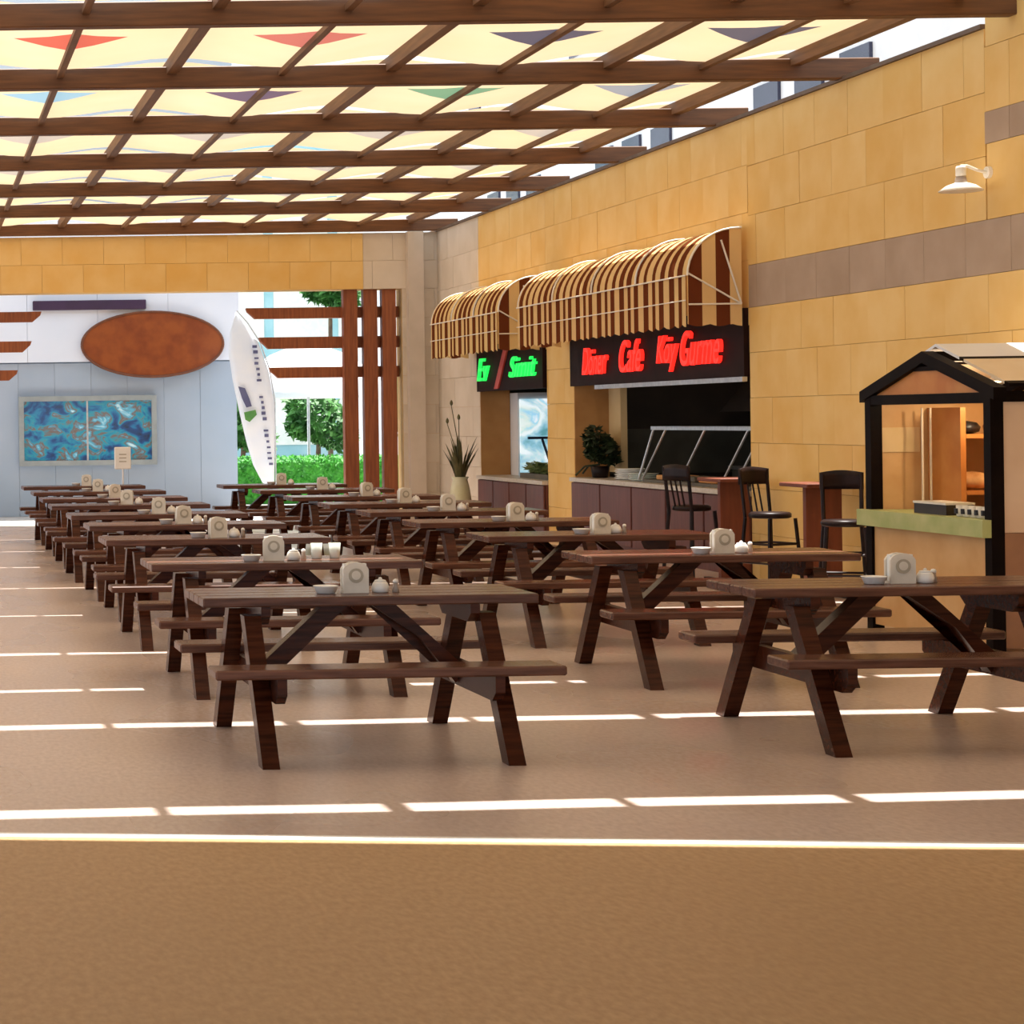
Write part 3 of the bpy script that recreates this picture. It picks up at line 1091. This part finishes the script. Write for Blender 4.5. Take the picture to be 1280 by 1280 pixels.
MB().box(6.99, 7.30, SY1 - 0.065, SY1 - 0.056, 1.30, 1.48).build('pale_board', 'jamb_light', st)  # thin pale plate painting a patch of sun on the back panel
for x_ in (7.24, 7.30):
    MB().tube((x_, 14.45, 0.05), (x_, 14.45, 1.62), 0.008, 6).build('rod', 'stall_cream', st)
tr = thing('serving_tray', 'dark serving tray on the green stall counter', 'tray', (SX + 0.10, 13.60, 0.886))
MB().box(-0.07, 0.12, -0.02, 0.42, 0, 0.07).build('tray', 'tray_dark', tr)
MB().box(-0.075, 0.125, -0.025, 0.425, 0.07, 0.085).build('rim', 'ceramic', tr)
for k in range(5):
    o = MB().lathe([(0.026, 0), (0.032, 0.004), (0.036, 0.075), (0.033, 0.075), (0.026, 0.01), (0.002, 0.009)], 14).build('jar', 'ceramic', None, smooth=True,
                                                                                                          loc=(SX + 0.06, 13.095 + k * 0.085, 0.886))
    tag(o, f'small cream cup on the green stall counter, {["nearest", "second nearest", "middle", "second farthest", "farthest"][k]} of its row', 'cup', 'cups on the stall counter')
    MB().tube((-0.037, 0, .02), (-0.038, 0, .055), 0.014, 8).build('mark', 'tray_dark', o)
for k, (xx, z, sc_, mm) in enumerate(((7.535, 1.0305, 1.15, 'bread'), (7.80, 1.0305, 1.0, 'bread'), (7.50, 1.4305, 0.8, 'tray_dark'), (7.72, 1.4305, 0.9, 'bread'))):
    o = MB().lathe([(0.05, 0), (0.10, 0.02), (0.11, 0.06), (0.08, 0.10), (0.01, 0.115)], 16).build('bread_loaf', mm, None, smooth=True, loc=(xx, 14.33, z))
    o.scale = (sc_, sc_, sc_)
    tag(o, ['large round loaf at the left end of the lower stall shelf', 'round loaf farther right on the lower stall shelf', 'small dark loaf at the left end of the upper stall shelf',
            'small pale loaf farther right on the upper stall shelf'][k], 'bread', 'loaves on the stall shelves')
sw = thing('stall_lamp', 'small lamp under the ridge inside the food stall', 'lamp', (7.45, ym, 1.86))  # no lamp known here; added to brighten the stall interior
MB().lathe([(0.05, -0.07), (0.06, -0.05), (0.02, 0.0)], 14).build('shade', 'lamp_white', sw, smooth=True)
kp = bpy.data.lights.new('stall_light', 'POINT')
kp.energy = 9
kp.color = (1, 0.78, 0.5)
kp.shadow_soft_size = 0.05
kpo = bpy.data.objects.new('stall_light', kp)
COL.objects.link(kpo)
kpo.location = (0, 0, -0.14)
kpo.parent = sw

# ------------------------------------------------------------------ bar stools and high tables


def stool(loc, rz, label, fancy):
    t = thing('bar_stool', label, 'stool', loc, rz, 'bar stools by the wall')
    sh = 0.68
    M = 'stool_dark'
    MB().lathe([(0.16, sh - 0.03), (0.18, sh - 0.02), (0.18, sh + 0.01), (0.16, sh + 0.025), (0.01, sh + 0.028)], 18).build('seat', M, t, smooth=True)
    for sx in (-1, 1):
        for sy in (-1, 1):
            top = sh - 0.03 if sy < 0 else sh + 0.40
            m = MB()
            m.tube((sx * 0.19, sy * 0.19, 0), (sx * 0.145, sy * 0.15, sh - 0.03), 0.018, 6)
            m.build('leg', M, t)
            if sy > 0:
                MB().tube((sx * 0.145, 0.15, sh - 0.03), (sx * 0.15, 0.20, sh + 0.40), 0.017, 6).build('back_post', M, t)
    for z, r in ((0.25, 0.175), (0.42, 0.165)):
        for a, b in (((-r, -r), (r, -r)), ((r, -r), (r, r)), ((r, r), (-r, r)), ((-r, r), (-r, -r))):
            MB().tube((*a, z), (*b, z), 0.011, 6).build('rung', M, t)

    def br(u, v):
        x = -0.17 + 0.34 * u
        return (x, 0.205 + 0.03 * math.sin(math.pi * u), sh + 0.27 + 0.14 * v + 0.02 * math.sin(math.pi * u) * v)
    o = MB().grid(br, 10, 3).build('backrest', M, t, smooth=True)
    md = o.modifiers.new('thick', 'SOLIDIFY')
    md.thickness = 0.022
    if fancy:
        for x in (-0.06, 0.0, 0.06):
            MB().tube((x, 0.15, sh), (x, 0.215, sh + 0.29), 0.009, 6).build('spindle', M, t)
    return t


stool((7.55, 19.6, 0), math.radians(115), 'dark bar stool in front of the long counter, farthest from the stall', True)
stool((7.66, 18.05, 0), math.radians(20), 'dark bar stool between the two brown high tables', True)
stool((7.66, 16.6, 0), math.radians(-20), 'dark bar stool right beside the stall post', False)


def bar_table(loc, wx, wy, label):
    t = thing('bar_table', label, 'table', loc, 0, 'brown high tables by the wall')
    h = 0.99
    MB().box(-wx / 2, wx / 2, -wy / 2, wy / 2, h - 0.035, h).bevel(0.006).build('tabletop', 'bar_brown', t)
    MB().box(-wx / 2 + .10, wx / 2 - 0.03, -0.03, 0.03, 0.04, h - 0.036).build('panel', 'bar_brown', t)
    for sx in (-1, 1):
        MB().box(sx * (wx / 2 - .05) - .025, sx * (wx / 2 - .05) + .025, -0.2, 0.2, 0, 0.04).build('foot', 'stool_dark', t)
    return t


bar_table((7.66, 18.95, 0), 0.40, 0.55, 'brown panelled high table nearer the long counter')
bar_table((7.76, 17.3, 0), 0.44, 0.55, 'brown panelled high table nearer the stall')

# ------------------------------------------------------------------ tall reed arrangement by the far wall
rp = thing('reed_vase', 'tall dry reeds in a pale vase by the end of the right wall', 'plant', (7.55, 28.0, 0))
MB().lathe([(0.12, 0), (0.15, 0.02), (0.17, 0.30), (0.13, 0.60), (0.10, 0.72), (0.12, 0.76), (0.09, 0.75), (0.01, 0.55)], 20).build('vase', 'vase', rp, smooth=True)
rs = random.Random(3)
for k in range(44):
    an = rs.uniform(0, 6.283)
    sp2 = rs.uniform(0.03, 0.27)
    hh = rs.uniform(0.35, 0.75)
    m = MB()
    wdt = rs.uniform(0.022, 0.045)

    def lf(u, v, an=an, sp2=sp2, hh=hh, wdt=wdt):
        r = 0.03 + sp2 * v ** 1.6
        c_, s_ = math.cos(an), math.sin(an)
        ww = wdt * (1 - v) ** .6 * (u - .5) * 2 + 0.0005 * u
        return (c_ * r - s_ * ww, s_ * r + c_ * ww, 0.62 + hh * v)
    m.grid(lf, 1, 6).build('leaf', 'leaf_dry', rp)
for k, (dx, hh) in enumerate(((-0.10, 1.75), (0.0, 1.55), (-0.16, 1.5))):
    MB().path([(0, 0, 0.6), (dx * .3, 0.02, hh * .75), (dx, 0.03, hh)], 0.006, 5).build('stem', 'leaf_dry', rp)
    MB().lathe([(0.003, 0), (0.022, 0.03), (0.02, 0.06), (0.002, 0.09)], 8, (dx, 0.03, hh)).build('seed_head', 'leaf_dry', rp)

# ------------------------------------------------------------------ portal of brown timbers in the far opening


def portal(side, label):
    t = thing('timber_portal', label, 'timber screen')
    yy = YB + 0.06
    if side > 0:
        for x in (6.60, 6.91, 7.20):
            MB().box(x, x + 0.215, yy, yy + 0.16, 0, 3.598).build('post', 'slat_wood', t)
        rows = ((5.12, 3.17, 3.34), (5.32, 2.70, 2.88), (5.47, 2.24, 2.41))
        for x, z0, z1 in rows:
            MB().prism([(x, z1), (7.495, z1), (7.495, z0), (x + 0.14, z0), (x + 0.02, z1 - 0.06)], 1, yy + 0.161, yy + 0.30).build('crossbeam', 'slat_wood', t)
    else:
        for x in (-0.90, -1.20, -1.50):
            MB().box(x, x + 0.215, yy, yy + 0.16, 0, 3.598).build('post', 'slat_wood', t)
        rows = ((1.92, 3.17, 3.33), (1.76, 2.70, 2.87), (1.54, 2.26, 2.42))
        for x, z0, z1 in rows:
            MB().prism([(x, z1), (-1.6, z1), (-1.6, z0), (x - 0.14, z0), (x - 0.02, z1 - 0.06)], 1, yy + 0.161, yy + 0.30).build('crossbeam', 'slat_wood', t)


portal(1, 'brown timber posts with three crossbeams beside the stone pilaster')
portal(-1, 'brown crossbeam ends reaching in from the left edge of the opening')

# ------------------------------------------------------------------ building across the passage
YF = 34.0
bd = thing('white_building', 'white and grey building across the sunny passage behind the tables', 'building')
MB().box(-12, 5.40, YF + 0.12, YF + 7, 0, 9).build('wall', 'facade_grey', bd)
for i in range(6):
    x1 = 5.44 - i * 1.2
    MB().box(x1 - 1.195, x1, YF, YF + 0.119, 2.62, 5.2).build('cladding_panel', 'facade_white', bd)
MB().box(-12, 5.44 - 7.2, YF, YF + 0.119, 2.62, 5.2).build('cladding_panel', 'facade_white', bd)
for i in range(8):
    x1 = 5.40 - i * 0.62 - (0.0 if i else 0)
    MB().box(x1 - 0.617, x1, YF + 0.07 + 0.006 * (i % 2), YF + 0.119, 0.0, 2.60).build('cladding_panel', 'facade_grey', bd)
ov = thing('oval_sign', 'blank brown oval sign mounted on the white building', 'sign')
n = 48
MB().prism([(3.96 + 1.20 * math.cos(2 * math.pi * i / n), 2.90 + 0.55 * math.sin(2 * math.pi * i / n)) for i in range(n)], 1, YF - 0.08, YF - 0.002).build('board', 'oval', ov)
m = MB()
for i in range(n):
    a, b = 2 * math.pi * i / n, 2 * math.pi * (i + 1) / n
    m.tube((3.96 + 1.20 * math.cos(a), YF - 0.08, 2.90 + .55 * math.sin(a)), (3.96 + 1.20 * math.cos(b), YF - 0.08, 2.90 + .55 * math.sin(b)), 0.022, 6)
m.build('rim', 'oval_rim', ov)
scn = thing('display_screen', 'wide framed screen with blue picture on the grey wall', 'screen')
sx0, sx1, sz0, sz1 = 1.68, 4.02, 0.86, 2.04
MB().box(sx0 + .08, sx1 - .08, YF + 0.0, YF + 0.06, sz0 + .08, sz1 - .08).build('picture', 'screen_print', scn)
for a in ((sx0, sx1, sz1 - .085, sz1), (sx0, sx1, sz0, sz0 + .085), (sx0, sx0 + .085, sz0 + .085, sz1 - .085), (sx1 - .085, sx1, sz0 + .085, sz1 - .085)):
    MB().box(a[0], a[1], YF - 0.05, YF + 0.065, a[2], a[3]).build('frame_bar', 'frame_grey', scn)
MB().box(2.83, 2.86, YF - 0.012, YF - 0.001, sz0 + .085, sz1 - .085).build('mullion', 'steel', scn)
pb = MB().box(1.94, 3.86, YF - 0.10, YF - 0.002, 3.50, 3.66).bevel(0.01).build('fascia_bar', 'purple')
tag(pb, 'long dark purple bar above the oval sign on the white building', 'bar')

# ------------------------------------------------------------------ feather flag
ff = thing('feather_flag', 'white sail-shaped advertising flag standing beside the white building', 'flag', (5.83, 33.0, 0))
# outline in metres (x relative to the foot, z)
right = [(0.0, 0.50), (0.01, 1.0), (0.02, 1.5), (0.01, 1.92), (-0.07, 2.40), (-0.22, 2.85), (-0.42, 3.18), (-0.58, 3.38)]
leftp = [(-0.19, 0.55), (-0.34, 0.85), (-0.45, 1.25), (-0.56, 1.75), (-0.66, 2.25), (-0.73, 2.72), (-0.70, 3.05), (-0.60, 3.38)]


def fl(u, v):
    k = v * 7
    i = min(6, int(k))
    fr = k - i
    a = (leftp[i][0] + (leftp[i + 1][0] - leftp[i][0]) * fr, leftp[i][1] + (leftp[i + 1][1] - leftp[i][1]) * fr)
    b = (right[i][0] + (right[i + 1][0] - right[i][0]) * fr, right[i][1] + (right[i + 1][1] - right[i][1]) * fr)
    return (a[0] + (b[0] - a[0]) * u, 0.03 * math.sin(5 * v + 3 * u), a[1] + (b[1] - a[1]) * u)


o = MB().grid(fl, 6, 21).build('sail', 'flag', ff, smooth=True)
md = o.modifiers.new('thick', 'SOLIDIFY')
md.thickness = 0.006
MB().path([(0.02, 0, 0.06), (0.03, 0, 1.0), (0.03, 0, 1.92), (-0.05, 0, 2.42), (-0.20, 0, 2.88), (-0.41, 0, 3.21), (-0.58, 0, 3.40)], 0.012, 6).build('pole', 'steel', ff)
MB().lathe([(0.22, 0), (0.22, 0.04), (0.05, 0.07), (0.01, 0.07)], 16).build('base', 'steel', ff)
rs = random.Random(5)
for k in range(22):      # line of small dark characters running down the sail
    z = 2.78 - k * 0.092
    x = -0.30 + (2.78 - z) * 0.125
    if k in (7, 8, 14):
        continue
    hgt = rs.uniform(0.03, 0.055)
    MB().box(x - rs.uniform(.02, .045), x + rs.uniform(.02, .04), -0.055, -0.05, z, z + hgt).build('character', 'flag_ink', ff)
MB().prism([(-0.58, 2.15), (-0.47, 2.12), (-0.40, 1.95), (-0.36, 1.82), (-0.45, 1.80), (-0.52, 1.95)], 1, -0.055, -0.05).build('leaf_mark', 'flag_ink', ff)
MB().prism([(-0.49, 1.72), (-0.30, 1.76), (-0.28, 1.68), (-0.40, 1.56), (-0.47, 1.60)], 1, -0.055, -0.05).build('leaf_mark', 'flag_green', ff)

# ------------------------------------------------------------------ standing number sign among the left tables
ns = thing('table_sign', 'white card on a thin stand behind the left-hand table row', 'sign', (2.83, 28.0, 0))
MB().lathe([(0.14, 0), (0.14, 0.015), (0.02, 0.03), (0.01, 0.03)], 16).build('base', 'white_paint', ns)
MB().tube((0, 0, 0.03), (0, 0, 0.95), 0.011, 8).build('pole', 'white_paint', ns)
MB().box(-0.115, 0.115, -0.012, 0.012, 0.93, 1.24).bevel(0.01).build('card', 'salt_white', ns)
for z in (1.03, 1.08, 1.13):
    MB().box(-0.05, 0.05, -0.0145, -0.0125, z, z + 0.014).build('print_line', 'ceramic_mark', ns)

# ------------------------------------------------------------------ garden beyond the passage
hd = thing('hedge', 'bright green clipped hedge outside beyond the opening', 'hedge', (7.6, 38.2, 0))
MB().box(-1.9, 1.9, -0.35, 0.35, 0, 0.78).build('core', 'hedge', hd)
rs = random.Random(8)
m = MB()
for _ in range(5200):
    x, y, z = rs.uniform(-1.95, 1.95), rs.uniform(-0.42, -0.30), rs.uniform(0.02, 0.88)
    if rs.random() < 0.3:
        y, z = rs.uniform(-.4, .4), rs.uniform(.76, .90)
    t = Vector((rs.gauss(0, 1), rs.gauss(0, .5), rs.gauss(0, 1))).normalized()
    u = t.orthogonal().normalized()
    s = rs.uniform(.025, .05)
    m.b.faces.new([m.b.verts.new(Vector((x, y, z)) + q) for q in (t * s, u * s * .5, -t * s, -u * s * .5)])
o = m.build('foliage', 'hedge', hd, normals=False)
o['kind'] = 'stuff'


def tree(x, y, h, r, label, n=1500, sz=0.13):
    t = thing('garden_tree', label, 'tree', (x, y, 0), 0, 'trees in the garden')
    MB().tube((0, 0, 0), (0.05, 0, h - r * .4), 0.07, 8, 0.05).build('trunk', 'trunk', t)
    o = leafball('crown', (0, 0, h), r, n, 'tree_leaf', t, sz, 0.8)
    o['kind'] = 'stuff'


tree(7.0, 43.6, 1.45, 0.75, 'dark green shrub-like tree just right of the flag, behind the hedge')
tree(9.0, 45.4, 1.6, 0.9, 'dark green tree beside the timber posts, behind the hedge', 1900)
tree(11.0, 43.5, 1.7, 1.0, 'dark green tree showing between the timber posts')
tree(10.25, 50, 4.95, 0.75, 'light green tree crown high above the umbrella', 1500, 0.2)
um = thing('garden_umbrella', 'large white open parasol beyond the hedge', 'umbrella', (7.85, 40.4, 0))
MB().tube((0, 0, 0), (0, 0, 3.05), 0.03, 8).build('pole', 'steel', um)
MB().lathe([(0.3, 0), (0.3, 0.08), (0.05, 0.10)], 16).build('base', 'steel', um)
m = MB()
nn = 32
ap = m.b.verts.new((0, 0, 3.12))
prev = [ap] * nn
rings = []
for r, z in ((0.40, 3.04), (0.75, 2.90), (1.15, 2.62), (1.5, 2.28), (1.52, 2.02)):
    rings.append([m.b.verts.new((r * (1 - .04 * (i % 4 == 2)) * math.cos(2 * math.pi * i / nn), r * math.sin(2 * math.pi * i / nn), z)) for i in range(nn)])
for i in range(nn):
    m.b.faces.new((ap, rings[0][i], rings[0][(i + 1) % nn]))
for A, B in zip(rings, rings[1:]):
    for i in range(nn):
        m.b.faces.new((A[i], B[i], B[(i + 1) % nn], A[(i + 1) % nn]))
m.build('canopy', 'umbrella', um, smooth=True)
tb = thing('glass_building', 'pale teal glazed building far behind the garden', 'building')
MB().box(4, 22, 62, 70, 0, 11).build('wall', 'teal', tb)
for i in range(8):
    for j in range(3):
        MB().box(5 + i * 2.0, 6.7 + i * 2.0, 61.95, 61.999, 0.8 + j * 3.2, 3.2 + j * 3.2).build('window', 'glass_cup', tb)

# ------------------------------------------------------------------ neighbouring building seen through the gap above the wall
nb = thing('neighbour_block', 'pale block with dark windows rising behind the right-hand wall', 'building')
MB().box(13, 19, 14, 60, 0, 24).build('wall', 'white_paint', nb)
for j in range(3):
    for i in range(20):
        if (i * 7 + j * 3) % 5 in (1, 3):
            continue
        MB().box(12.95, 12.999, 19.9 + i * 1.45, 20.78 + i * 1.45, 6.05 + j * 2.6, 6.62 + j * 2.6).build('window', 'dark_glass', nb)
